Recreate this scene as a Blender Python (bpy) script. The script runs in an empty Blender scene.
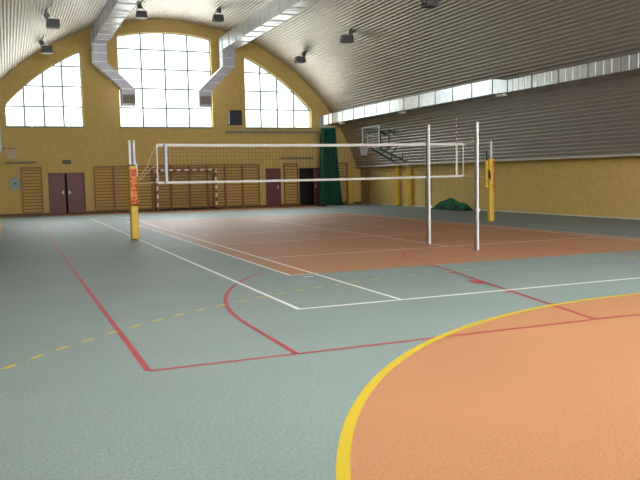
import bpy, math, random
from mathutils import Vector, Matrix
from mathutils.geometry import tessellate_polygon
random.seed(7)
sc = bpy.context.scene
C = sc.collection
PI = math.pi

# ------------------------------------------------------------ camera, sky, exposure
cd = bpy.data.cameras.new('camera'); cam = bpy.data.objects.new('camera', cd); C.objects.link(cam)
cd.sensor_width = 36; cd.lens = 754.78 / 640 * 36; cd.clip_end = 400; cd.clip_start = 0.05
r_, u_, w_ = Vector((.9242, -.3813, -.0206)), Vector((.0512, .0704, .9962)), Vector((.3784, .9218, -.0846))
M = Matrix((r_, u_, -w_)).transposed().to_4x4(); M.translation = Vector((0, 0, 1.539))
cam.matrix_world = M
sc.camera = cam
sc.view_settings.view_transform = 'Standard'; sc.view_settings.look = 'None'
sc.view_settings.gamma = 1; sc.view_settings.use_curve_mapping = False
sc.view_settings.exposure = 0.88
SKY = 7.5; NEAR = 760
sc.cycles.use_denoising = True
sc.cycles.max_bounces = 10; sc.cycles.diffuse_bounces = 6; sc.cycles.glossy_bounces = 4
sc.cycles.transparent_max_bounces = 16
sc.cycles.sample_clamp_indirect = 8

world = bpy.data.worlds.new('overcast_sky'); sc.world = world; world.use_nodes = True
nt = world.node_tree; nt.nodes.clear()
out = nt.nodes.new('ShaderNodeOutputWorld'); bg = nt.nodes.new('ShaderNodeBackground')
tc = nt.nodes.new('ShaderNodeTexCoord'); sx = nt.nodes.new('ShaderNodeSeparateXYZ'); cr = nt.nodes.new('ShaderNodeValToRGB')
mp = nt.nodes.new('ShaderNodeMapRange')
mp.inputs['From Min'].default_value = -0.1; mp.inputs['From Max'].default_value = 0.5
nt.links.new(tc.outputs['Generated'], sx.inputs[0]); nt.links.new(sx.outputs['Z'], mp.inputs['Value'])
nt.links.new(mp.outputs[0], cr.inputs[0]); nt.links.new(cr.outputs[0], bg.inputs[0]); nt.links.new(bg.outputs[0], out.inputs[0])
e = cr.color_ramp.elements
# bright paved ground below the horizon, hazy tree line, pale sky low down, brighter sky overhead
e[0].position = 0.0; e[0].color = (.38, .38, .36, 1)
e[1].position = 1.0; e[1].color = (1.7, 1.75, 1.8, 1)
for pos, col in ((.19, (.36, .37, .34, 1)), (.21, (.125, .15, .115, 1)), (.275, (.15, .175, .14, 1)), (.30, (.225, .24, .245, 1)), (.56, (.25, .26, .27, 1))):
    n = e.new(pos); n.color = col
bg.inputs[1].default_value = SKY

def portal(name, loc, rot, sx_, sy_):
    l = bpy.data.lights.new(name, 'AREA'); l.shape = 'RECTANGLE'; l.size = sx_; l.size_y = sy_
    o = bpy.data.objects.new(name, l); C.objects.link(o); o.location = loc; o.rotation_euler = rot
    l.cycles.is_portal = True
    return o
YF, YB = 37.4, -1.6                    # far and near end walls
XL, XR = -2.85, 17.85                  # side walls
CX, CZ, RV = 7.5, -1.4, 10.64          # vault axis and radius
for yy, sgn in ((YF + .45, -1),):
    rx = -PI / 2 if sgn < 0 else PI / 2
    portal('daylight_portal', (1.73, yy, 5.8), (rx, 0, 0), 3.5, 3.6)
    portal('daylight_portal', (7.4, yy, 6.35), (rx, 0, 0), 4.6, 4.7)
    portal('daylight_portal', (13.2, yy, 5.8), (rx, 0, 0), 3.6, 3.6)
# added fill lamps at the unseen near end behind the camera, angled up
for x, z, w, k_, yaw in ((1.73, 5.8, 3.4, 1.7, -.45), (7.4, 6.2, 4.6, 1, -.1), (13.2, 5.8, 3.4, .6, 0)):
    l = bpy.data.lights.new('near_end_fill', 'AREA'); l.shape = 'RECTANGLE'; l.size = w; l.size_y = 3.6
    l.energy = NEAR * k_; l.color = (.96, .98, 1)
    o = bpy.data.objects.new('near_end_fill', l); C.objects.link(o); o.location = (x, YB - .06, z); o.rotation_euler = (PI / 2 + .5, 0, yaw)

# ------------------------------------------------------------ materials
def lin(c):
    return tuple(((v / 255) / 12.92 if v / 255 <= .04045 else ((v / 255 + .055) / 1.055) ** 2.4) for v in c) + (1,)
MATS = {}
def mat(name, rgb, rough=.6, metal=0, noise=0, nscale=8, bump=0, bscale=60, spec=.5, stretch=None):
    m = bpy.data.materials.new(name); m.use_nodes = True; t = m.node_tree; b = t.nodes['Principled BSDF']
    c = lin(rgb); b.inputs['Base Color'].default_value = c
    b.inputs['Roughness'].default_value = rough; b.inputs['Metallic'].default_value = metal
    b.inputs['Specular IOR Level'].default_value = spec
    co = t.nodes.new('ShaderNodeTexCoord')
    src = co.outputs['Object']
    if stretch:
        mpn = t.nodes.new('ShaderNodeMapping'); mpn.inputs['Scale'].default_value = stretch
        t.links.new(src, mpn.inputs[0]); src = mpn.outputs[0]
    if noise:
        n = t.nodes.new('ShaderNodeTexNoise'); n.inputs['Scale'].default_value = nscale; n.inputs['Detail'].default_value = 6
        n.inputs['Roughness'].default_value = .65
        rp = t.nodes.new('ShaderNodeValToRGB')
        rp.color_ramp.elements[0].position = .3; rp.color_ramp.elements[1].position = .7
        rp.color_ramp.elements[0].color = tuple(v * (1 - noise) for v in c[:3]) + (1,)
        rp.color_ramp.elements[1].color = tuple(min(1, v * (1 + noise)) for v in c[:3]) + (1,)
        t.links.new(src, n.inputs['Vector']); t.links.new(n.outputs['Fac'], rp.inputs[0]); t.links.new(rp.outputs[0], b.inputs['Base Color'])
    if bump:
        n2 = t.nodes.new('ShaderNodeTexNoise'); n2.inputs['Scale'].default_value = bscale
        bp = t.nodes.new('ShaderNodeBump'); bp.inputs['Strength'].default_value = bump; bp.inputs['Distance'].default_value = .01
        t.links.new(src, n2.inputs['Vector']); t.links.new(n2.outputs['Fac'], bp.inputs['Height']); t.links.new(bp.outputs[0], b.inputs['Normal'])
    MATS[name] = m
    return m
def speckle(name, rgb, amp, big):
    """vinyl sports flooring: fine grain plus broad faint mottling"""
    m = bpy.data.materials.new(name); m.use_nodes = True; t = m.node_tree; b = t.nodes['Principled BSDF']
    c = lin(rgb)
    co = t.nodes.new('ShaderNodeTexCoord')
    n = t.nodes.new('ShaderNodeTexNoise'); n.inputs['Scale'].default_value = 45; n.inputs['Detail'].default_value = 5; n.inputs['Roughness'].default_value = .8
    n2 = t.nodes.new('ShaderNodeTexNoise'); n2.inputs['Scale'].default_value = .7; n2.inputs['Detail'].default_value = 4
    for q in (n, n2): t.links.new(co.outputs['Object'], q.inputs['Vector'])
    def rng(node, a):
        g = t.nodes.new('ShaderNodeMapRange'); g.inputs['From Min'].default_value = .3; g.inputs['From Max'].default_value = .7
        g.inputs['To Min'].default_value = 1 - a; g.inputs['To Max'].default_value = 1 + a
        t.links.new(node.outputs['Fac'], g.inputs['Value']); return g.outputs[0]
    mu = t.nodes.new('ShaderNodeMath'); mu.operation = 'MULTIPLY'
    t.links.new(rng(n, amp), mu.inputs[0]); t.links.new(rng(n2, big), mu.inputs[1])
    vm = t.nodes.new('ShaderNodeVectorMath'); vm.operation = 'SCALE'; vm.inputs[0].default_value = c[:3]
    t.links.new(mu.outputs[0], vm.inputs['Scale']); t.links.new(vm.outputs[0], b.inputs['Base Color'])
    b.inputs['Roughness'].default_value = .55; b.inputs['Specular IOR Level'].default_value = .4
    MATS[name] = m
    return m
speckle('floor_grey', (123, 137, 133), .36, .05)
speckle('floor_orange', (168, 120, 86), .26, .04)
mat('line_white', (225, 225, 220), .5)
mat('line_red', (160, 56, 66), .5)
mat('line_yellow', (188, 164, 42), .5)
mat('line_blue', (150, 175, 180), .5)
mat('wall_yellow', (204, 172, 100), .75, noise=.10, nscale=5, bump=.3, bscale=30)
mat('cladding', (182, 174, 165), .42, metal=.8, noise=.06, nscale=3)
mat('roof_dark', (60, 62, 62), .8)
mat('galvanised', (196, 199, 202), .33, metal=.9, noise=.10, nscale=2.5, bump=.5, bscale=3)
mat('galvanised_bright', (220, 224, 228), .2, metal=.95, noise=.06, nscale=2.5, bump=.5, bscale=3)
mat('galvanised_dull', (160, 158, 162), .5, metal=.8, noise=.10, nscale=2.5)
mat('window_frame', (128, 146, 136), .5)
mat('reveal', (206, 204, 190), .7)
mat('skirting', (96, 72, 40), .6)
mat('maroon', (112, 58, 56), .5, noise=.06)
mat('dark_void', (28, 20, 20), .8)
mat('wood', (150, 96, 46), .5, noise=.2, nscale=6)
mat('wood_dark', (150, 104, 58), .5)
mat('white_metal', (204, 204, 200), .45)
mat('alu', (205, 207, 210), .35, metal=.35)
mat('fitting_shade_grey', (108, 104, 102), .5)
mat('pad_yellow', (206, 168, 54), .5)
mat('pad_orange', (214, 132, 50), .5)
mat('letter_red', (196, 50, 28), .5)
mat('net_black', (40, 40, 38), .8)
mat('tape_white', (206, 204, 198), .7)
mat('rope', (196, 190, 170), .8)
mat('goal_red', (176, 40, 40), .4)
mat('goal_white', (226, 222, 214), .4)
mat('green_paint', (24, 62, 50), .5)
mat('green_net', (22, 92, 68), .85, noise=.35, nscale=14, bump=.4, bscale=50)
mat('green_strand', (30, 120, 78), .8)
mat('green_dark', (12, 48, 40), .85)
mat('rim_red', (176, 60, 34), .4)
mat('black_plastic', (34, 35, 38), .5)
mat('grille', (50, 54, 62), .7, noise=.3, nscale=60)
mat('lamp_casing', (84, 86, 86), .5, metal=.2)
mat('lamp_glass', (40, 43, 50), .5)
mat('panel_blue', (150, 160, 160), .5)
mat('panel_dark', (104, 110, 128), .5)
mat('tray_grey', (136, 128, 112), .6)
mat('sign_green', (60, 84, 62), .5)
mat('building', (120, 126, 132), .6, noise=.15, nscale=1.5, stretch=(1, 1, .05))
mat('building_dark', (64, 72, 84), .6)
def board_mat():
    m = bpy.data.materials.new('clear_board'); m.use_nodes = True; t = m.node_tree; t.nodes.clear()
    o = t.nodes.new('ShaderNodeOutputMaterial'); a = t.nodes.new('ShaderNodeBsdfTransparent'); g = t.nodes.new('ShaderNodeBsdfGlossy')
    g.inputs['Roughness'].default_value = .05; a.inputs[0].default_value = (.93, .95, .94, 1)
    mx = t.nodes.new('ShaderNodeMixShader'); mx.inputs[0].default_value = .035
    t.links.new(a.outputs[0], mx.inputs[1]); t.links.new(g.outputs[0], mx.inputs[2]); t.links.new(mx.outputs[0], o.inputs[0])
    MATS['clear_board'] = m
board_mat()
MATS['glass'] = MATS['clear_board'].copy(); MATS['glass'].name = 'window_glass'

# ------------------------------------------------------------ mesh helpers
class MB:
    def __init__(s): s.v = []; s.f = []; s.mi = []; s.sm = []
    def add(s, vs, fs, mi=0, smooth=False):
        n = len(s.v); s.v += [tuple(v) for v in vs]; s.f += [tuple(i + n for i in f) for f in fs]
        s.mi += [mi] * len(fs); s.sm += [smooth] * len(fs); return s
    def box(s, x0, x1, y0, y1, z0, z1, mi=0):
        vs = [(x, y, z) for x in (x0, x1) for y in (y0, y1) for z in (z0, z1)]
        return s.add(vs, [(0, 1, 3, 2), (4, 6, 7, 5), (0, 4, 5, 1), (2, 3, 7, 6), (0, 2, 6, 4), (1, 5, 7, 3)], mi)
    def bar(s, a, b, w, h=None, mi=0, up=(0, 0, 1)):
        h = h or w; a = Vector(a); b = Vector(b); d = (b - a).normalized(); U = Vector(up)
        if abs(d.dot(U)) > .97: U = Vector((0, 1, 0))
        x = d.cross(U).normalized() * w / 2; y = x.cross(d).normalized() * h / 2
        vs = [p + i * x + j * y for p in (a, b) for i, j in ((-1, -1), (1, -1), (1, 1), (-1, 1))]
        return s.add(vs, [(3, 2, 1, 0), (4, 5, 6, 7)] + [(k, (k + 1) % 4, (k + 1) % 4 + 4, k + 4) for k in range(4)], mi)
    def tube(s, pts, r, n=8, mi=0, cap=True, closed=False):
        pts = [Vector(p) for p in pts]; m = len(pts); rings = []
        prev = None
        for i, p in enumerate(pts):
            a = pts[(i - 1) % m] if (i or closed) else p; b = pts[(i + 1) % m] if (i < m - 1 or closed) else p
            d = (b - a).normalized()
            if prev is None:
                U = Vector((0, 0, 1)) if abs(d.z) < .9 else Vector((1, 0, 0))
                x = d.cross(U).normalized()
            else: x = (prev - d * prev.dot(d)).normalized()
            prev = x; y = d.cross(x); rr = r[i] if isinstance(r, (list, tuple)) else r
            rings.append([p + rr * (math.cos(2 * PI * k / n) * x + math.sin(2 * PI * k / n) * y) for k in range(n)])
        vs = [v for R in rings for v in R]; fs = []
        for i in range(m if closed else m - 1):
            j = (i + 1) % m
            fs += [(i * n + k, i * n + (k + 1) % n, j * n + (k + 1) % n, j * n + k) for k in range(n)]
        s.add(vs, fs, mi, True)
        if cap and not closed:
            s.add(rings[0], [tuple(range(n))[::-1]], mi); s.add(rings[-1], [tuple(range(n))], mi)
        return s
    def build(s, name, m, parent=None, loc=None):
        me = bpy.data.meshes.new(name); me.from_pydata(s.v, [], s.f)
        for q in (m if isinstance(m, (list, tuple)) else [m]): me.materials.append(MATS[q])
        me.polygons.foreach_set('material_index', s.mi); me.polygons.foreach_set('use_smooth', s.sm)
        me.update()
        o = bpy.data.objects.new(name, me); C.objects.link(o)
        if parent: o.parent = parent
        if loc: o.location = loc
        return o
def bevel(o, w=.01, seg=2):
    b = o.modifiers.new('bevel', 'BEVEL'); b.width = w; b.segments = seg; b.limit_method = 'ANGLE'; return o
def empty(name, loc=(0, 0, 0), rz=0):
    o = bpy.data.objects.new(name, None); C.objects.link(o); o.location = loc; o.rotation_euler = (0, 0, rz); o.empty_display_size = .2; return o
def tag(o, label, cat, group=None):
    o['label'] = label; o['category'] = cat
    if group: o['group'] = group
    return o
def struct(o, label=None):
    o['kind'] = 'structure'
    if label: o['label'] = label
    return o
def copy_tree(o, parent=None):
    c = o.copy(); C.objects.link(c)
    if parent: c.parent = parent
    for ch in list(o.children): copy_tree(ch, c)
    return c

# ------------------------------------------------------------ floor with its painted courts
fl = MB()
fl.box(XL - .2, XR + .2, YB - .3, YF + .3, -.2, 0, 0)
fm = ['floor_grey', 'floor_orange', 'line_white', 'line_red', 'line_yellow', 'line_blue', 'dark_void']
LV = {1: .001, 3: .0022, 4: .0026, 2: .0030, 5: .0018, 6: .0034}
def poly(pts, mi, z=None):
    z = z or LV[mi]
    fl.add([(x, y, z) for x, y in pts], [tuple(range(len(pts)))], mi)
def ln(x0, y0, x1, y1, w, mi):
    d = Vector((x1 - x0, y1 - y0)); d.normalize(); n = Vector((d.y, -d.x)) * w / 2
    poly([(x0 + n.x, y0 + n.y), (x1 + n.x, y1 + n.y), (x1 - n.x, y1 - n.y), (x0 - n.x, y0 - n.y)][::-1], mi)
def arc(cx, cy, r, a0, a1, w, mi, n=48):
    A = [math.radians(a0 + (a1 - a0) * i / n) for i in range(n + 1)]
    for a, b in zip(A, A[1:]):
        q = [(cx + (r + s * w / 2) * math.cos(t), cy + (r + s * w / 2) * math.sin(t)) for s, t in ((-1, a), (1, a), (1, b), (-1, b))]
        poly(q, mi)
# volleyball court: orange field with its white edge
poly([(4.0, 11.0), (12.95, 11.0), (12.95, 28.3), (4.0, 28.3)], 1)
ln(4.0, 11.0, 4.0, 28.3, .05, 2); ln(4.0, 11.0, 4.45, 11.0, .04, 2); ln(12.95, 11, 12.95, 28.3, .045, 2); ln(4, 28.3, 12.95, 28.3, .04, 2)
ln(4.0, 17, 12.95, 17, .035, 2); ln(4.0, 23, 12.95, 23, .035, 2); ln(4.0, 20, 12.95, 20, .035, 2)
ln(4.12, 10.75, 4.28, 10.72, .06, 2)
for s in (3.68, 3.3, 2.92, 2.55): ln(s, 17, s + .16, 17, .05, 2)
# tennis court, white: doubles and singles side lines, base line, service lines
for x in (3.05, 14.02): ln(x, 8.1, x, 31.9, .055, 2 if x < 5 else 5)
for x in (4.4, 12.62): ln(x, 8.1, x, 31.9, .05, 2)
ln(3.05, 8.12, 14.02, 8.12, .06, 2); ln(3.05, 31.9, 14.02, 31.9, .05, 2)
ln(4.4, 13.62, 12.62, 13.62, .04, 2); ln(4.4, 26.4, 12.62, 26.4, .04, 2); ln(8.52, 13.6, 8.52, 26.4, .04, 2)
# handball: orange goal areas with yellow lines, dashed nine metre line
R6 = 6.0; gp = (7.03, 1.08)
pts = [(gp[0] + R6 * math.cos(a), gp[1] + R6 * math.sin(a)) for a in [math.radians(180 - 90 * i / 40) for i in range(41)]]
pts += [(10.03 + R6 * math.cos(a), gp[1] + R6 * math.sin(a)) for a in [math.radians(90 - 90 * i / 40) for i in range(41)]]
poly((pts + [(16.03, YB + .02), (1.03, YB + .02)])[::-1], 1)
arc(7.03, 1.08, R6, 90, 180, .075, 4); arc(10.03, 1.08, R6, 0, 90, .075, 4); ln(7.03, 7.08, 10.03, 7.08, .075, 4)
ln(1.03, 1.08, 1.03, YB + .05, .075, 4)
da = .355 / 9.08
k = 0
a = math.radians(180 - 38.05)
while a > math.radians(90):
    arc(7.03, 1.08, 9.08, math.degrees(a), math.degrees(a - .165 / 9.08), .05, 4, 2); a -= da
x = 7.1
while x < 10: ln(x, 10.16, x + .16, 10.16, .03, 4); x += .355
a = PI / 2
while a > .4:
    arc(10.03, 1.08, 9.08, math.degrees(a), math.degrees(a - .165 / 9.08), .05, 4, 2); a -= da
poly([(-2.8, YF - .02), (-2.8, 36.7), (-.4, 36.25), (1.5, 35.9), (3.2, 35.4), (4.8, 34.8), (6.3, 34.35), (10, 34.15), (13, 34.35), (14.6, 34.8), (15.4, 35.6), (15.7, YF - .02)], 1)
ln(-.3, 20, -.3, 34, .06, 4)
# basketball, red
ln(.97, 6.06, 16.03, 6.06, .05, 3); 
for x in (.97, 16.03): ln(x, 6.06, x, 30.2, .055, 3)
for s, y0 in ((1, 6.06),):
    for x0, x1 in ((5.55, 6.75), (11.45, 10.25)): ln(x0, y0, x1, y0 + s * 5.8, .05, 3)
    ln(6.75, y0 + s * 5.8, 10.25, y0 + s * 5.8, .045, 3)
    arc(8.5, y0 + s * 5.8, 1.78, 0, 180 * s, .05, 3)
    for x in (2.25, 14.75): ln(x, y0, x, y0 + s * 1.5, .05, 3)
    arc(8.5, y0 + s * 1.5, 6.25, 180, 140, .05, 3, 40); arc(8.5, y0 + s * 1.5, 6.25, 0, 40, .05, 3, 40)
    for sd in (-1, 1):
        for q, wd, L in ((1.9, .06, .14), (2.85, .3, .18), (3.9, .06, .14), (4.8, .06, .14)):
            xx = 8.5 + sd * (2.95 - 1.2 * q / 5.8); ln(xx, y0 + s * q, xx + sd * L, y0 + s * q, wd, 3)
struct(fl.build('floor', fm))

# ------------------------------------------------------------ walls with openings
def holed_wall(name, outer, holes, y0, y1, material):
    loops = [outer] + holes
    t = tessellate_polygon([[Vector((x, z, 0)) for x, z in L] for L in loops])
    flat = [p for L in loops for p in L]; n = len(flat)
    m = MB(); vs = [(x, y0, z) for x, z in flat] + [(x, y1, z) for x, z in flat]
    fs = [tuple(q) for q in t] + [tuple(i + n for i in q[::-1]) for q in t]
    k = 0
    for L in loops:
        fs += [(k + i, k + (i + 1) % len(L), k + (i + 1) % len(L) + n, k + i + n) for i in range(len(L))]; k += len(L)
    m.add(vs, fs); return m.build(name, material)
def vz(x, R=RV): return CZ + math.sqrt(max(0, R * R - (x - CX) ** 2))
def arcs(x0, x1, R, n=20): return [(x0 + (x1 - x0) * i / n, vz(x0 + (x1 - x0) * i / n, R)) for i in range(n + 1)]
ZS = 4.07
win1 = [(.04, ZS), (3.44, ZS)] + arcs(3.44, .04, 9.86)
win2 = [(5.13, ZS), (9.68, ZS)] + arcs(9.68, 5.13, 10.05)
win3 = [(11.4, ZS), (15.0, ZS)] + arcs(15.0, 11.4, 9.86)
dA = [(1.74, .0), (3.37, .0), (3.37, 1.93), (1.74, 1.93)]
dB = [(12.38, .0), (13.2, .0), (13.2, 1.98), (12.38, 1.98)]
dC = [(14.22, .0), (15.47, .0), (15.47, 1.98), (14.22, 1.98)]
def outline(doors):
    o = [(XL - .2, -.2)]
    o += [(XR + .2, -.2), (XR + .2, 2.3)]
    o += [(x, z) for x, z in arcs(17.8, -2.8, RV + .35, 40)] + [(XL - .2, 2.3)]
    return o
def lift(d): return [(x, max(z, .004)) for x, z in d]
struct(holed_wall('wall_far', outline(1), [win1, win2, win3, lift(dA), lift(dB), lift(dC)], YF, YF + .35, 'wall_yellow'))
struct(holed_wall('wall_near', outline(0), [win1, win2, win3], YB - .35, YB, 'wall_yellow'))
for nm, x0, x1, s in (('wall_right', XR, XR + .25, 1), ('wall_left', XL - .25, XL, -1)):
    m = MB().box(x0, x1, YB, YF, -.2, 1.96)
    struct(m.build(nm, 'wall_yellow'))
# ledge along the head of each side wall, and the thin skirting of the far and right walls
k = 1
for x0, x1 in ((17.45, XR + .1), (XL - .1, -2.45)):
    struct(MB().box(x0, x1, YB, YF, 1.955, 2.0).build('trim_%d' % k, 'reveal')); k += 1
struct(MB().box(XR - .02, XR, YB, YF, 0, .035).build('baseboard_right', 'reveal'))
struct(MB().box(XL, XL + .02, YB, YF, 0, .035).build('baseboard_left', 'reveal'))
bb = MB()
for x0, x1 in ((XL, 1.74), (3.37, 12.38), (13.2, 14.22), (15.47, XR)): bb.box(x0, x1, YF - .02, YF, 0, .09)
struct(bb.build('baseboard_far', 'skirting'))

# ------------------------------------------------------------ corrugated vault
def vault(name, a0, a1):
    pitch = .14 / RV; n = int(abs(a1 - a0) / pitch)
    pr = []
    for i in range(n):
        for t, d in ((0, 0), (.3, 0), (.5, .027), (.8, .027)):
            a = a0 + (a1 - a0) * (i + t) / n; pr.append((a, RV + d))
    pr.append((a1, RV))
    pr2 = [(a1, RV + .12)] + [(a1 + (a0 - a1) * i / 24, RV + .12) for i in range(1, 25)]
    loop = [(CX + r * math.cos(a), CZ + r * math.sin(a)) for a, r in pr + pr2]
    L = len(loop); m = MB()
    vs = [(x, YB - .3, z) for x, z in loop] + [(x, YF + .3, z) for x, z in loop]
    m.add(vs, [(i, (i + 1) % L, (i + 1) % L + L, i + L) for i in range(L)])
    return struct(m.build(name, 'cladding'))
def ang(z, side=1):
    a = math.asin((z - CZ) / RV); return a if side > 0 else PI - a
vault('ceiling', ang(1.97), ang(1.97, -1))
# ------------------------------------------------------------ end windows
def end_window(idx, hole, R, xs, yw, outer):
    """frame lies mid-wall; yw is the plane, outer +1 when outdoors is +Y"""
    o = empty('window_%d' % idx, (hole[0][0], yw, ZS)); struct(o)
    ox, oz = hole[0][0], ZS
    x0, x1 = hole[0][0], hole[1][0]; w = .06
    f = MB()
    ring = [(x - ox, z - oz) for x, z in hole]
    c = ((x0 + x1) / 2 - ox, 1.4)
    for a, b in zip(ring, ring[1:] + ring[:1]):
        if (a[0] - b[0]) ** 2 + (a[1] - b[1]) ** 2 > 1e-6: f.bar((a[0], 0, a[1]), (b[0], 0, b[1]), .08, .09, up=(0, 1, 0))
    f.build('window_frame', 'window_frame', o)
    mu = MB()
    for x in xs: mu.bar((x - ox, 0, 0), (x - ox, 0, vz(x, R) - oz), .075, .05, up=(0, 1, 0))
    for j in range(1, 5):
        z = .935 * j
        if z + oz > vz(CX, R): continue
        lim = math.sqrt(max(0, R * R - (z + oz - CZ) ** 2)); a, b = max(x0, CX - lim), min(x1, CX + lim)
        if b - a > .15: mu.bar((a - ox, 0, z), (b - ox, 0, z), .06, .08, up=(0, 1, 0))
    mu.build('mullion', 'window_frame', o)
    t = tessellate_polygon([[Vector((x, z, 0)) for x, z in ring]])
    g = MB(); n = len(ring)
    g.add([(x, .006, z) for x, z in ring] + [(x, -.006, z) for x, z in ring], [tuple(q) for q in t] + [tuple(i + n for i in q[::-1]) for q in t])
    g.build('window_pane', 'glass', o)
    MB().box(-.03, x1 - x0 + .03, -.27 * outer, -.02 * outer, -.05, .0).build('window_sill', 'window_frame', o)
for yw, outer, i0 in ((YF + .2, 1, 1), (YB - .2, -1, 4)):
    end_window(i0, win1, 9.86, (.87, 1.73, 2.58), yw, outer)
    end_window(i0 + 1, win2, 10.05, (6.26, 7.4, 8.53), yw, outer)
    end_window(i0 + 2, win3, 9.86, (12.27, 13.17, 14.08), yw, outer)

# ------------------------------------------------------------ doors
def door(idx, x0, x1, h, leaves):
    o = empty('door_%d' % idx, (x0, YF, 0)); struct(o)
    fr = MB()
    w = x1 - x0
    for a in (0, w - .045): fr.box(a, a + .045, -.03, .12, .005, h)
    fr.box(.0, w, -.03, .12, h - .045, h); fr.build('door_frame', 'maroon', o)
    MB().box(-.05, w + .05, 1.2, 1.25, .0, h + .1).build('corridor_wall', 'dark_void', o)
    for a, b, dy in leaves:
        lf = MB().box(a, b, dy, dy + .045, .015, h - .05)
        l = lf.build('door_leaf', 'maroon', o); bevel(l, .006)
        hd = MB(); hx = b - .09 if a < .1 else a + .09
        hd.tube([(hx, dy - .005, 1.02), (hx, dy - .05, 1.02), (hx + (-.1 if a < .1 else .1), dy - .05, 1.02)], .011, 6)
        hd.box(hx - .02, hx + .02, dy - .008, dy, .92, 1.1); hd.build('door_handle', 'alu', l)
    return o
door(1, 1.74, 3.37, 1.93, ((.05, .75, .10), (.83, 1.58, .02)))
door(2, 12.38, 13.2, 1.98, ((.05, .77, .03),))
door(3, 14.22, 15.47, 1.98, ((.86, 1.2, .03),))
# shell of the corridor outside the doors, so the openings look into a dark space
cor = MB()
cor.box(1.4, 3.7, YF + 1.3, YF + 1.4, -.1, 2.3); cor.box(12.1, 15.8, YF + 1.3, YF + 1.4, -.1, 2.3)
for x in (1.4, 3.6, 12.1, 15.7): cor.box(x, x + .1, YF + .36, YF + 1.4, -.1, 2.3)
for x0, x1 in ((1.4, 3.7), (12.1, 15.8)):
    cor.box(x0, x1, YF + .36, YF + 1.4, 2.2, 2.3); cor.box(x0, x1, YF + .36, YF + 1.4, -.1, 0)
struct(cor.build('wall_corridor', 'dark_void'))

# ------------------------------------------------------------ wall bars
def wall_bars(w=.9, h=2.2):
    o = empty('wall_bars')
    for x in (-w / 2 + .02, w / 2 - .02):
        MB().box(x - .02, x + .02, -.13, -.02, .0, h).build('upright', 'wood_dark', o)
    MB().box(-w / 2, w / 2, -.14, -.03, h - .05, h + .02).build('top_rail', 'wood_dark', o)
    me = MB().tube([(-w / 2 + .03, 0, 0), (w / 2 - .03, 0, 0)], .022, 6)
    r0 = me.build('rung', 'wood', o); r0.location = (0, -.09, .14)
    for i in range(1, 14):
        c = r0.copy(); C.objects.link(c); c.parent = o; c.location = (0, -.09 - (.05 if i == 13 else 0), .14 + .148 * i)
    for x in (-w / 2 + .02, w / 2 - .02):
        for z in (.3, h - .2): MB().box(x - .012, x + .012, -.06, 0, z, z + .03).build('wall_bracket', 'white_metal', o)
    return o
wb = wall_bars(); first = True
spots = [(1.03, 'wooden wall bars left of the maroon double door, beside the pale square panel')]
names = ['first wall bars right of the maroon double door', 'second wall bars right of the maroon double door', 'third wall bars right of the maroon double door, just left of the handball goal',
         'wall bars directly behind the left post of the handball goal', 'wall bars behind the middle of the handball goal', 'wall bars behind the right half of the handball goal',
         'wall bars just right of the handball goal', 'middle of the three wall bars between the handball goal and the single maroon door', 'wall bars beside the left edge of the single maroon door']
for i, nme in enumerate(names): spots.append((4.24 + .915 * i, 'wooden ' + nme))
spots.append((13.75, 'wooden wall bars between the single maroon door and the half open doorway'))
spots.append((16.55, 'wooden wall bars in the far corner right of the green curtain'))
for i, (x, lab) in enumerate(spots):
    o = wb if i == 0 else copy_tree(wb)
    o.location = (x, YF, 0)
    if i == 10: o.scale = (.85, 1, 1)
    tag(o, lab, 'wall bars', 'wooden wall bars along the far wall')
o = copy_tree(wb); o.location = (XR, 36.55, 0); o.rotation_euler = (0, 0, -PI / 2)
tag(o, 'wooden wall bars on the right side wall by the far corner', 'wall bars', 'wooden wall bars on the side wall')
o = bevel(MB().box(-.16, .16, -.1, 0, 0, 2.05).build('corner_pad', 'pad_yellow', loc=(17.2, YF - .004, .0)), .03, 3)
tag(o, 'tall bright yellow protective pad on the far wall by the right corner', 'wall pad')

# ------------------------------------------------------------ small fittings of the far wall
o = empty('notice_panel', (.30, YF, 1.46))
bevel(MB().box(-.22, .22, -.05, 0, -.25, .25).build('panel_body', 'panel_blue', o), .02)
MB().tube([(0, -.051, .02), (0, -.06, .02)], .07, 16).build('panel_dial', 'panel_dark', o)
tag(o, 'pale grey square panel on the yellow far wall, left of the wall bars', 'wall panel')
o = bevel(MB().box(-.19, .19, -.07, 0, -.09, .09).build('exit_sign', 'sign_green', loc=(2.6, YF, 2.43)), .01)
tag(o, 'small dark box sign above the maroon double door', 'sign')
for x0, x1, z, lab in ((-.05, 1.25, 2.43, 'pale horizontal rail on the far wall above the square panel'), (13.2, 15.0, 2.5, 'pale horizontal rail on the far wall above the two right doors')):
    o = empty('wall_rail', ((x0 + x1) / 2, YF, z)); w = (x1 - x0) / 2
    MB().tube([(-w, -.14, 0), (w, -.14, 0)], .04, 10).build('rail_tube', 'tray_grey', o)
    for x in (-w + .15, w - .15): MB().bar((x, -.14, 0), (x, 0, 0), .04).build('rail_bracket', 'tray_grey', o)
    tag(o, lab, 'rail', 'pale rails on the far wall')
o = empty('cable_tray', (12.9, YF - .005, 3.84))
MB().box(-2.6, 2.6, -.1, -.01, -.05, .06).build('tray_channel', 'tray_grey', o)
for i in range(8): MB().box(-2.5 + i * .71, -2.46 + i * .71, -.03, .0, -.09, .09).build('tray_bracket', 'tray_grey', o)
tag(o, 'long grey cable tray under the right end window', 'cable tray')
o = empty('loudspeaker', (10.78, YF - .22, 4.56))
bevel(MB().box(-.28, .3, -.2, .17, -.36, .36).build('cabinet', 'black_plastic', o), .03, 3)
MB().box(-.24, .26, -.215, -.199, -.32, .32).build('speaker_grille', 'grille', o)
m = MB(); m.box(-.36, -.31, -.05, .22, -.34, .3); m.box(-.36, .1, .17, .22, -.05, .05); m.build('speaker_bracket', 'alu', o)
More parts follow.
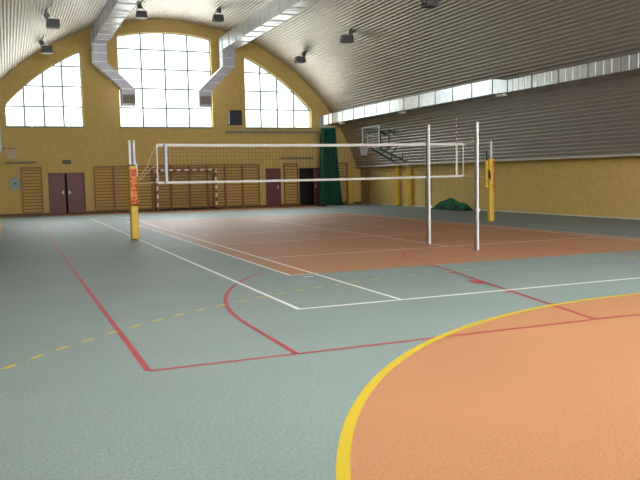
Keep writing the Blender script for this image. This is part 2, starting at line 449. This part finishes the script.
tag(o, 'black loudspeaker on the yellow wall between the middle and right end windows', 'loudspeaker')
# small heap of something dark on the floor by the curtain
bm_ = MB()
vs = []; fs = []
n, mrow = 14, 7
for j in range(mrow):
    t = j / (mrow - 1)
    for i in range(n):
        a = 2 * PI * i / n; rr = .2 * math.cos(t * PI / 2) ** .6 * (1 + .12 * math.sin(3 * a)) + .004
        vs.append((rr * 1.3 * math.cos(a), rr * math.sin(a), .16 * math.sin(t * PI / 2) + .02 * math.sin(5 * a) * (1 - t)))
for j in range(mrow - 1): fs += [(j * n + i, j * n + (i + 1) % n, (j + 1) * n + (i + 1) % n, (j + 1) * n + i) for i in range(n)]
bm_.add([(x, y, max(z, 0)) for x, y, z in vs], fs, 0, True)
o = empty('small_bag', (14.75, 35.5, .003)); bm_.build('bag_body', 'dark_void', o)
MB().tube([(-.1, 0, .12), (-.06, 0, .2), (.06, 0, .2), (.1, 0, .12)], .014, 6).build('bag_handle', 'goal_red', o)
tag(o, 'small dark bag on the floor at the foot of the green curtain', 'bag')

# ------------------------------------------------------------ handball goal
o = empty('handball_goal', (8.08, 36.62, 0)); W = 1.45; H = 2.0
def striped(a, b, name):
    a = Vector(a); b = Vector(b); L = (b - a).length; n = round(L / .2); m = MB()
    for i in range(n): m.bar(a + (b - a) * i / n, a + (b - a) * (i + 1) / n, .08, mi=i % 2)
    return m.build(name, ['goal_red', 'goal_white'], o)
striped((-W, 0, 0), (-W, 0, H), 'goal_post'); striped((W, 0, 0), (W, 0, H), 'goal_post'); striped((-W, 0, H - .04), (W, 0, H - .04), 'crossbar')
m = MB()
for s in (-1, 1):
    m.tube([(s * W, .04, H - .05), (s * W, .55, H - .3), (s * W, .6, .05), (s * W, .04, .03)], .018, 6)
m.tube([(-W, .6, .05), (W, .6, .05)], .018, 6); m.build('rear_frame', 'black_plastic', o)
m = MB()
for i in range(22):
    x = -W + 2 * W * i / 21; m.bar((x, .03, H - .08), (x, .55, H - .3), .005); m.bar((x, .55, H - .3), (x, .6, .05), .005)
for j in range(12): z = .1 + j * .14; m.bar((-W, .6, z), (W, .6, z), .005)
m.build('goal_net', 'net_black', o)
for s in (-1, 1): MB().box(s * W - .09, s * W + .09, -.08, .08, 0, .03).build('goal_foot', 'black_plastic', o)
tag(o, 'handball goal with red and white striped posts against the far wall bars', 'goal')

# ------------------------------------------------------------ green divider curtain in the far corner
o = empty('divider_curtain', (15.95, 36.55, 0))
m = MB(); cols = 70; rows = 26; vs = []
for j in range(rows + 1):
    t = j / rows; z = .01 + (4.04 - .01) * t
    wl = -.77 - .17 * (1 - t) ** 2; wr = .10 + .22 * (1 - t) + .14 * (1 - t) ** 4
    for i in range(cols + 1):
        s = i / cols; x = wl + (wr - wl) * s
        y = .13 * math.sin(s * 46 + .6 * math.sin(3 * t)) * (1 - .35 * t) + .04 * math.sin(s * 17 + t * 4)
        vs.append((x, y, z))
fs = [(j * (cols + 1) + i, j * (cols + 1) + i + 1, (j + 1) * (cols + 1) + i + 1, (j + 1) * (cols + 1) + i) for j in range(rows) for i in range(cols)]
m.add(vs, fs, 0, True); cu = m.build('curtain_fabric', 'green_net', o)
sm = cu.modifiers.new('thickness', 'SOLIDIFY'); sm.thickness = .012
m = MB()
for x in (-.7, -.5, -.3, -.1, .05): MB().tube([(x, 0, 4.02), (x, 0, 4.1)], .012, 6).build('curtain_hook', 'alu', o)
MB().tube([(-.85, 0, 4.1), (.15, 0, 4.1)], .02, 8).build('curtain_rail', 'alu', o)
tag(o, 'dark green gathered divider curtain hanging in the far right corner', 'curtain')

# ------------------------------------------------------------ heap of green netting by the right wall
o = empty('netting_heap', (17.28, 27.35, 0.002))
m = MB(); nx, ny = 26, 60; vs = []
def hh(u, v):
    e = max(0, 1 - (abs(u) ** 2.4 + abs(v) ** 2.2))
    return .42 * e ** .75 * (.72 + .25 * math.sin(v * 7 + 1.5) * math.cos(u * 4) + .12 * math.sin(v * 17 + u * 9) + .14 * math.exp(-((v - .25) / .2) ** 2))
for j in range(ny + 1):
    v = -1 + 2 * j / ny
    for i in range(nx + 1):
        u = -1 + 2 * i / nx
        vs.append((.44 * u * (1 + .1 * math.sin(v * 9)), 1.33 * v * (1 + .05 * math.sin(u * 7)), max(0, hh(u, v)) + random.uniform(0, .012)))
m.add(vs, [(j * (nx + 1) + i, j * (nx + 1) + i + 1, (j + 1) * (nx + 1) + i + 1, (j + 1) * (nx + 1) + i) for j in range(ny) for i in range(nx)], 0, True)
m.build('netting', 'green_dark', o)
m = MB()
for q in range(150):
    u, v = random.uniform(-.75, .75), random.uniform(-.85, .85); a = random.uniform(0, PI); pts = []
    for kk in range(7):
        s = (kk - 3) * .07; uu = u + s * math.cos(a) * 1.6 + .05 * math.sin(kk + q); vv = v + s * math.sin(a)
        uu = max(-.93, min(.93, uu)); vv = max(-.95, min(.95, vv))
        pts.append((.44 * uu, 1.33 * vv, max(.015, hh(uu, vv) + .02 + .012 * math.sin(kk * 2 + q))))
    m.tube(pts, .013, 5)
m.build('loose_strands', 'green_strand', o)
tag(o, 'heap of green netting on the floor against the right yellow wall', 'netting')

# ------------------------------------------------------------ basketball hoops with swinging arms
def hoop(mirror):
    o = empty('basketball_hoop', (XR if mirror > 0 else XL, 32.4, 0)); s = mirror
    def Q(x, y, z): return (-s * x, y, z)          # x = distance out from the wall
    D = 1.85 if mirror > 0 else 2.66
    for y in (-.6, .6):
        p = MB().bar(Q(.15, y, 2.0), Q(.15, y, 3.15), .15, .15).build('upper_post', 'green_paint', o)
        pd = bevel(MB().bar(Q(.15, y, 0), Q(.15, y, 2.02), .2, .2).build('padded_post', 'pad_yellow', o), .04, 3)
        pd['label'] = 'yellow padding around the post'
    for y in (-.55, .55):
        m = MB()
        m.bar(Q(.2, y, 2.95), Q(D - .75, y * .8, 3.65), .07); m.bar(Q(.2, y, 2.1), Q(D - .1, y * .7, 2.85), .07)
        m.bar(Q(D - .75, y * .8, 3.65), Q(D - .75, y * .8, 2.7), .05); m.bar(Q(D - .75, y * .8, 3.65), Q(D - .05, y * .7, 3.55), .04)
        m.bar(Q(.45, y, 3.1), Q(.45, y, 2.2), .04); m.bar(Q(.45, y, 3.12), Q(1.0, y * .9, 2.52), .035)
        m.build('support_arm', 'green_paint', o)
    m = MB(); m.bar(Q(D - .75, -.44, 3.2), Q(D - .75, .44, 3.2), .045); m.bar(Q(.2, -.6, 2.9), Q(.2, .6, 2.9), .05); m.bar(Q(.2, -.6, 2.2), Q(.2, .6, 2.2), .05)
    m.build('cross_brace', 'green_paint', o)
    x = D; m = MB().bar(Q(x, -.86, 3.3), Q(x, .86, 3.3), .015, .96)
    bd = m.build('backboard', 'clear_board', o)
    f = MB()
    for y in (-.87, .87): f.bar(Q(x, y, 2.8), Q(x, y, 3.82), .045)
    for z in (2.82, 3.8): f.bar(Q(x, -.87, z), Q(x, .87, z), .045)
    f.build('board_frame', 'white_metal', bd)
    f = MB()
    for y in (-.3, .3): f.bar(Q(x + .012, y, 2.98), Q(x + .012, y, 3.42), .01, .04)
    for z in (3.0, 3.4): f.bar(Q(x + .012, -.3, z), Q(x + .012, .3, z), .01, .04)
    f.build('target_square', 'white_metal', bd)
    MB().bar(Q(x, -.87, 2.78), Q(x, .87, 2.78), .07, .05).build('bottom_padding', 'green_paint' if s > 0 else 'white_metal', bd)
    zr = 2.87; cx = x + .36
    rim = MB().tube([Q(cx + .225 * math.cos(a), .225 * math.sin(a), zr) for a in [2 * PI * i / 28 for i in range(28)]], .012, 6, closed=True)
    rim.bar(Q(x, 0, zr - .03), Q(x + .15, 0, zr - .01), .12, .04)
    rm = rim.build('rim', 'rim_red', o)
    nm = MB()
    for i in range(12):
        for dd in (1, -1):
            pts = []
            for kk in range(5):
                a = 2 * PI * (i + dd * kk * .5) / 12; r = .22 - .025 * kk - (.01 if kk == 2 else 0); pts.append(Q(cx + r * math.cos(a), r * math.sin(a), zr - .1 * kk))
            nm.tube(pts, .007, 4)
    nm.build('hoop_net', 'tape_white', rm)
    return o
tag(hoop(1), 'basketball hoop on green arms with yellow padded posts at the right wall', 'basketball hoop')
tag(hoop(-1), 'basketball hoop jutting in at the left edge in front of the far wall', 'basketball hoop')

# ------------------------------------------------------------ volleyball posts and net
YN = 19.96
def letters(n, h, w, depth):
    """worn block letters stacked up the pad, drawn as letter strokes"""
    m = MB(); st = h / n
    pats = ['HLRT', 'LB', 'LTM', 'LTMB', 'LRM', 'LTBR', 'LM', 'LTRM', 'D', 'TV']
    for i in range(n):
        z0 = i * st; z1 = z0 + st * .78; p = pats[(i * 3) % len(pats)]; t = w * .2
        for c in p:
            if c in 'LH': m.box(-w / 2, w / 2, -depth, 0, z0, z0 + t)
            if c == 'R': m.box(-w / 2, w / 2, -depth, 0, z1 - t, z1)
            if c == 'T': m.box(w / 2 - t, w / 2, -depth, 0, z0, z1)
            if c == 'B': m.box(-w / 2, -w / 2 + t, -depth, 0, z0, z1)
            if c in 'MV': m.box(-t / 2, t / 2, -depth, 0, z0, z1)
            if c == 'D': m.bar((-w / 2, -depth / 2, z0), (w / 2, -depth / 2, z1), t, depth, up=(0, 1, 0))
    return m
# left post
o = empty('volleyball_post', (2.99, YN, 0))
m = MB(); m.box(-.075, -.025, -.04, .04, 0, 2.55); m.box(.04, .085, -.04, .04, 1.75, 2.55); m.build('post_profile', 'white_metal', o)
MB().box(-.025, .04, -.025, .03, 0, 2.46).build('height_track', 'panel_dark', o)
pd = bevel(MB().box(-.1, .1, -.11, .09, .0, 1.9).build('post_pad', 'pad_yellow', o), .045, 4)
w = MB().box(-.103, .103, -.114, .02, .84, 1.86); bevel(w.build('pad_band', 'pad_orange', pd), .045, 3)
l = letters(10, .95, .15, .008).build('pad_lettering', 'letter_red', pd); l.location = (.0, -.114, .87)
MB().box(.07, .13, -.03, .03, 1.62, 1.95).build('winch', 'white_metal', o)
MB().box(-.11, .07, -.1, .07, 1.9, 1.93).build('pad_rim', 'black_plastic', o)
tag(o, 'yellow padded volleyball post with orange band at the left end of the net', 'volleyball post', 'volleyball net posts')
# right post
o = empty('volleyball_post', (14.03, YN, 0))
m = MB().tube([(.02, 0, 0), (.02, 0, 2.52)], .038, 14); m.build('post_profile', 'white_metal', o)
pd = bevel(MB().box(-.085, .095, -.09, .09, .0, 1.97).build('post_pad', 'pad_yellow', o), .05, 4)
l = letters(10, .98, .075, .006).build('pad_lettering', 'letter_red', pd); l.location = (.05, -.094, .95)
MB().tube([(-.13, 0, 1.75), (-.13, 0, 2.2)], .035, 10).build('rear_tube', 'green_paint', o)
bk = bevel(MB().box(-.2, -.1, -.06, .06, 1.05, 1.93).build('winch_pad', 'pad_yellow', o), .04, 3)
l = letters(6, .5, .05, .005).build('winch_lettering', 'letter_red', bk); l.location = (-.15, -.062, 1.15)
m = MB(); m.tube([(-.1, -.09, 1.5), (-.1, -.14, 1.5), (-.1, -.14, 1.32)], .014, 6); m.box(-.12, -.08, -.11, -.06, 1.35, 1.6); m.build('winch', 'black_plastic', o)
tag(o, 'yellow padded volleyball post with red lettering at the right end of the net', 'volleyball post', 'volleyball net posts')
# net
o = empty('volleyball_net', (8.33, YN, 1.45)); X0, X1 = -4.69, 4.69; Hn = .98
def sag(x): return -.022 * (1 - (x / 4.69) ** 2)
m = MB(); n = 94
for i in range(n + 1):
    x = X0 + (X1 - X0) * i / n; m.bar((x, 0, sag(x)), (x, 0, Hn + sag(x)), .0035, .0035)
for j in range(1, 10):
    for q in range(12):
        xa = X0 + (X1 - X0) * q / 12; xb = X0 + (X1 - X0) * (q + 1) / 12
        m.bar((xa, 0, sag(xa) + Hn * j / 10), (xb, 0, sag(xb) + Hn * j / 10), .0035, .0035)
m.build('net_mesh', 'net_black', o)
def tape(z, h):
    m = MB()
    for q in range(16):
        xa = X0 + (X1 - X0) * q / 16; xb = X0 + (X1 - X0) * (q + 1) / 16
        m.bar((xa, 0, z + sag(xa)), (xb, 0, z + sag(xb)), .012, h)
    return m
tape(Hn, .075).build('top_tape', 'tape_white', o); tape(0, .06).build('bottom_tape', 'tape_white', o)
for x in (X0, X1): MB().box(x - .015, x + .015, -.008, .008, 0, Hn).build('end_rod', 'tape_white', o)
for x in (X0 + .235, X1 - .235): MB().box(x - .03, x + .03, -.011, .011, 0, Hn).build('side_band', 'tape_white', o)
an = MB().tube([(X0 + .185, -.02, -.12), (X0 + .185, -.02, Hn + .02)], .018, 8).build('antenna', 'panel_dark', o)
m = MB()
for q in range(9): m.tube([(X1 - .25, -.02, Hn - .1 + q * .1), (X1 - .25, -.02, Hn + q * .1)], .008, 6, mi=q % 2)
m.build('antenna', ['goal_white', 'goal_red'], o)
m = MB(); L = 3.14 - 8.33
m.tube([(X0, 0, Hn), (X0 - .15, 0, Hn * .75), (X0 - .25, 0, Hn * .45), (L, 0, .12)], .009, 5)
m.tube([(X0, 0, Hn * .5), (X0 - .2, 0, .35), (L, 0, .05)], .009, 5); m.tube([(X0, 0, 0), (L, 0, -.02)], .008, 5)
m.build('left_cord', 'rope', o)
m = MB(); Rr = 13.99 - 8.33
m.tube([(X1, 0, Hn), (X1 + .35, 0, Hn + .05), (Rr, 0, 1.02)], .009, 5); m.tube([(X1, 0, Hn), (X1 + .25, 0, Hn - .22), (X1 + .5, 0, Hn - .1), (X1 + .3, 0, Hn + .25), (X1 + .45, 0, Hn + .3)], .009, 5)
m.tube([(X1, 0, 0), (13.8 - 8.33, 0, -.05)], .007, 5)
m.build('right_cord', 'rope', o)
tag(o, 'white edged volleyball net stretched between the two yellow padded posts', 'net')

# ------------------------------------------------------------ two free standing posts on the orange court
def white_post(x, y, h, lab):
    o = empty('net_post', (x, y, 0.004))
    MB().tube([(0, 0, 0), (0, 0, h)], .024, 14).build('post_tube', 'white_metal', o)
    MB().box(-.058, -.024, -.024, .024, .0, h * .97).build('post_shade_strip', 'fitting_shade_grey', o)  # grey strip standing in for the shaded left side of the post
    MB().tube([(0, 0, 0), (0, 0, .006)], .05, 18).build('floor_collar', 'fitting_shade_grey', o)
    MB().tube([(0, 0, h), (0, 0, h + .02)], .035, 14).build('top_cap', 'white_metal', o)
    m = MB(); m.box(.02, .045, -.015, .015, h * .31, h * .33); m.build('rope_cleat', 'alu', o)
    tag(o, lab, 'net post', 'white net posts on the orange court')
white_post(8.44, 14.26, 2.56, 'slim white post left of the other on the orange court, in front of the net')
white_post(8.56, 12.61, 2.50, 'slim white post nearest the camera, beside the right end of the net')

# ------------------------------------------------------------ grey pad leaning at the right wall
o = bevel(MB().box(-.1, 0, -.13, .13, 0, 1.52).build('leaning_board', 'fitting_shade_grey', loc=(XR - .025, 30.2, 0.004)), .01)
tag(o, 'narrow grey board upright against the yellow right wall between hoop and netting', 'board')

# ------------------------------------------------------------ ventilation ducts
def duct(mir, lab):
    """mir -1: left duct (runs over X 3.85-4.45), +1: right one"""
    o = empty('ventilation_duct', (7.22 + mir * 3.04, YF - 1.2, 7.75))
    w = .31; h = .62; L = 37.0
    m = MB(); m.box(-w, w, -L + .6, .62, 0, h); m.build('main_run', 'galvanised', o)
    fm = MB().box(-w - .03, w + .03, -.015, .015, -.03, h + .03); f0 = fm.build('flange', 'alu', o); f0.location = (0, .0, 0)
    y = -1.2
    while y > -L + 1:
        c = f0.copy(); C.objects.link(c); c.parent = o; c.location = (0, y, 0); y -= 1.2
    # drop and inward jog; inner = towards the hall middle
    s = -mir; y0, y1 = .0, .6
    prof = [((0, .02), w), ((0, -.75), w), ((s * 1.22, -1.95), w), ((s * 1.22, -2.75), w)]
    def sec(a, b, name, tw=0):
        (xa, za), (xb, zb) = a, b
        m = MB(); vs = []
        for x, z in (a, b):
            vs += [(x - w, y0, z), (x + w, y0, z), (x + w, y1, z), (x - w, y1, z)]
        m.add(vs, [(0, 1, 2, 3), (7, 6, 5, 4)] + [(k_, k_ + 4, (k_ + 1) % 4 + 4, (k_ + 1) % 4) for k_ in range(4)])
        return m.build(name, 'galvanised_dull', o)
    sec((0, .02), (0, -.8), 'drop'); sec((0, -.8), (s * 1.22, -2.0), 'offset_run'); sec((s * 1.22, -2.0), (s * 1.22, -2.5), 'lower_drop')
    sec((s * 1.22, -2.5), (s * 1.22, -2.78), 'outlet')
    for (x, z) in ((0, -.02), (0, -.4), (0, -.8), (s * .41, -1.2), (s * .8, -1.59), (s * 1.22, -2.0), (s * 1.22, -2.78)):
        c = MB().box(x - w - .02, x + w + .02, y0 - .02, y1 + .02, z - .012, z + .012).build('joint_band', 'alu', o)
    MB().box(s * 1.22 - w + .03, s * 1.22 + w - .03, y0 - .03, y0 - .002, -2.66, -2.26).build('outlet_grille', 'tray_grey', o)
    m = MB(); y = -2.0
    for q in (-w - .05, w + .05):
        X = o.location.x + q; m.tube([(q, 0, -.03), (q, 0, vz(X) - 7.75 + .02)], .008, 5)
    m.box(-w - .07, w + .07, -.02, .02, -.05, -.03); hg = m.build('hanger', 'alu', o); hg.location = (0, y, 0); y -= 2.4
    while y > -L + 1:
        c = hg.copy(); C.objects.link(c); c.parent = o; c.location = (0, y, 0); y -= 2.4
    tag(o, lab, 'ventilation duct', 'silver ventilation ducts')
duct(-1, 'silver rectangular ventilation duct dropping left of the middle end window')
duct(1, 'silver rectangular ventilation duct dropping right of the middle end window')

# ------------------------------------------------------------ floodlights under the vault
def floodlight(x, y, z):
    """housing hangs level; its bracket reaches back to the vault surface"""
    o = empty('floodlight', (x, y, z))
    b = MB(); b.add([(-.22, -.2, -.02), (.22, -.2, -.02), (.22, .2, -.02), (-.22, .2, -.02), (-.205, -.18, .15), (.205, -.18, .15), (.205, .18, .15), (-.205, .18, .15),
                     (-.23, -.21, -.13), (.23, -.21, -.13), (.23, .21, -.13), (-.23, .21, -.13)],
              [(4, 5, 6, 7), (0, 1, 5, 4), (1, 2, 6, 5), (2, 3, 7, 6), (3, 0, 4, 7), (8, 9, 1, 0), (9, 10, 2, 1), (10, 11, 3, 2), (11, 8, 0, 3), (11, 10, 9, 8)])
    bevel(b.build('lamp_housing', 'lamp_casing', o), .012)
    MB().box(-.2, .2, -.17, .17, -.142, -.128).build('lamp_glass', 'lamp_glass', o)
    dx, dz = x - CX, z - CZ; L = math.hypot(dx, dz); g = RV - L; ux, uz = dx / L, dz / L
    m = MB()
    for s in (-1, 1): m.bar((s * .24, 0, .02), (s * .1 + ux * g * .9, 0, uz * g * .9), .02, .04)
    m.build('mounting_bracket', 'alu', o)
    MB().bar((ux * (g - .16), 0, uz * (g - .16)), (ux * (g + .01), 0, uz * (g + .01)), .17, .17, up=(0, 1, 0)).build('ballast_box', 'lamp_casing', o)
    return o
for x, y, z, lab in ((1.75, 28.56, 7.05, 'dark floodlight on the left of the vault, nearer of two left of the left duct'),
            (1.82, 34.5, 7.1, 'floodlight under the left of the vault, right above the left end window'),
            (5.74, 33.9, 8.67, 'floodlight just right of the left duct, above the middle end window'),
            (9.12, 33.76, 8.69, 'floodlight left of the right duct, above the middle end window'),
            (13.21, 34.22, 7.08, 'floodlight on the right of the vault, above the right end window'),
            (13.16, 28.7, 7.11, 'floodlight alone in mid ceiling, right of the right duct'),
            (13.13, 22.04, 7.13, 'floodlight cut by the top edge, farthest right of all')):
    tag(floodlight(x, y, z), lab, 'floodlight', 'floodlights under the vaulted ceiling')

# ------------------------------------------------------------ long supply duct along the right side
o = empty('ventilation_duct', (15.8, 0, 4.27))
def run(path, name):
    """path of (x, y, z0, z1) for the room-side face; the box is 0.4 deep behind it"""
    m = MB(); vs = []
    P = [Vector((a[0], a[1])) for a in path]; D = .33
    for i, a in enumerate(path):
        t = (P[min(i + 1, len(P) - 1)] - P[max(i - 1, 0)]).normalized(); nrm = Vector((t.y, -t.x))
        q = P[i] + nrm * D
        vs += [(P[i].x, P[i].y, a[2]), (P[i].x, P[i].y, a[3]), (q.x, q.y, a[3]), (q.x, q.y, a[2])]
    n = len(path); fs = [(3, 2, 1, 0), tuple(4 * n - 4 + k for k in range(4))]
    for i in range(n - 1):
        for k in range(4): fs.append((4 * i + k, 4 * i + (k + 1) % 4, 4 * i + 4 + (k + 1) % 4, 4 * i + 4 + k))
    m.add(vs, fs); return m.build(name, 'galvanised_bright', o)
seam = [35.15 - 1.28 * i for i in range(11)]
run([(0, YB + .1, -.03, .37), (0, 21.5, -.03, .37)], 'narrow_run')
run([(0, 21.5, -.03, .37), (0, 22.35, 0, .51)], 'reducer')
y = 22.35; ends = sorted(q for q in seam if q > 22.9)
for q in ends:
    run([(random.uniform(-.004, .004), y, 0, .51), (random.uniform(-.004, .004), q, 0, .51)], 'duct_section'); y = q
el = [(0, y, 0, .51), (0, 36.1, 0, .51), (-.02, 36.5, 0, .5), (-.09, 36.85, -.02, .47), (-.21, 37.12, -.05, .44), (-.4, YF - .03, -.08, .4)]
run(el, 'duct_elbow')
def band(y, z0, z1, name='flange'):
    MB().box(-.012, .34, y - .015, y + .015, z0 - .012, z1 + .012).build(name, 'fitting_shade_grey', o)
for q in [22.35, 21.5] + ends: band(q, 0 if q > 22 else -.03, .51 if q > 22 else .37)
y = 20.2
while y > YB + 1: band(y, -.03, .37); y -= 1.28
y = 21.2
sr = MB().box(-.008, .0, -.02, .02, -.02, .36).build('stiffening_rib', 'alu', o); sr.location = (0, y, 0); y -= .32
while y > YB + 1:
    c = sr.copy(); C.objects.link(c); c.parent = o; c.location = (0, y, 0); y -= .32
for y, L in ((35.4, .4), (29.0, .4), (21.95, .42), (14.6, .42), (7.3, .42)):
    MB().box(.0, .14, y - L / 2, y + L / 2, -.13, -.055).build('air_outlet', 'white_metal', o)
    MB().box(.05, .1, y - L / 2 + .08, y + L / 2 - .08, -.07, .0).build('outlet_neck', 'fitting_shade_grey', o)
tag(o, 'long low silver ventilation duct running along the right side of the vault', 'ventilation duct', )
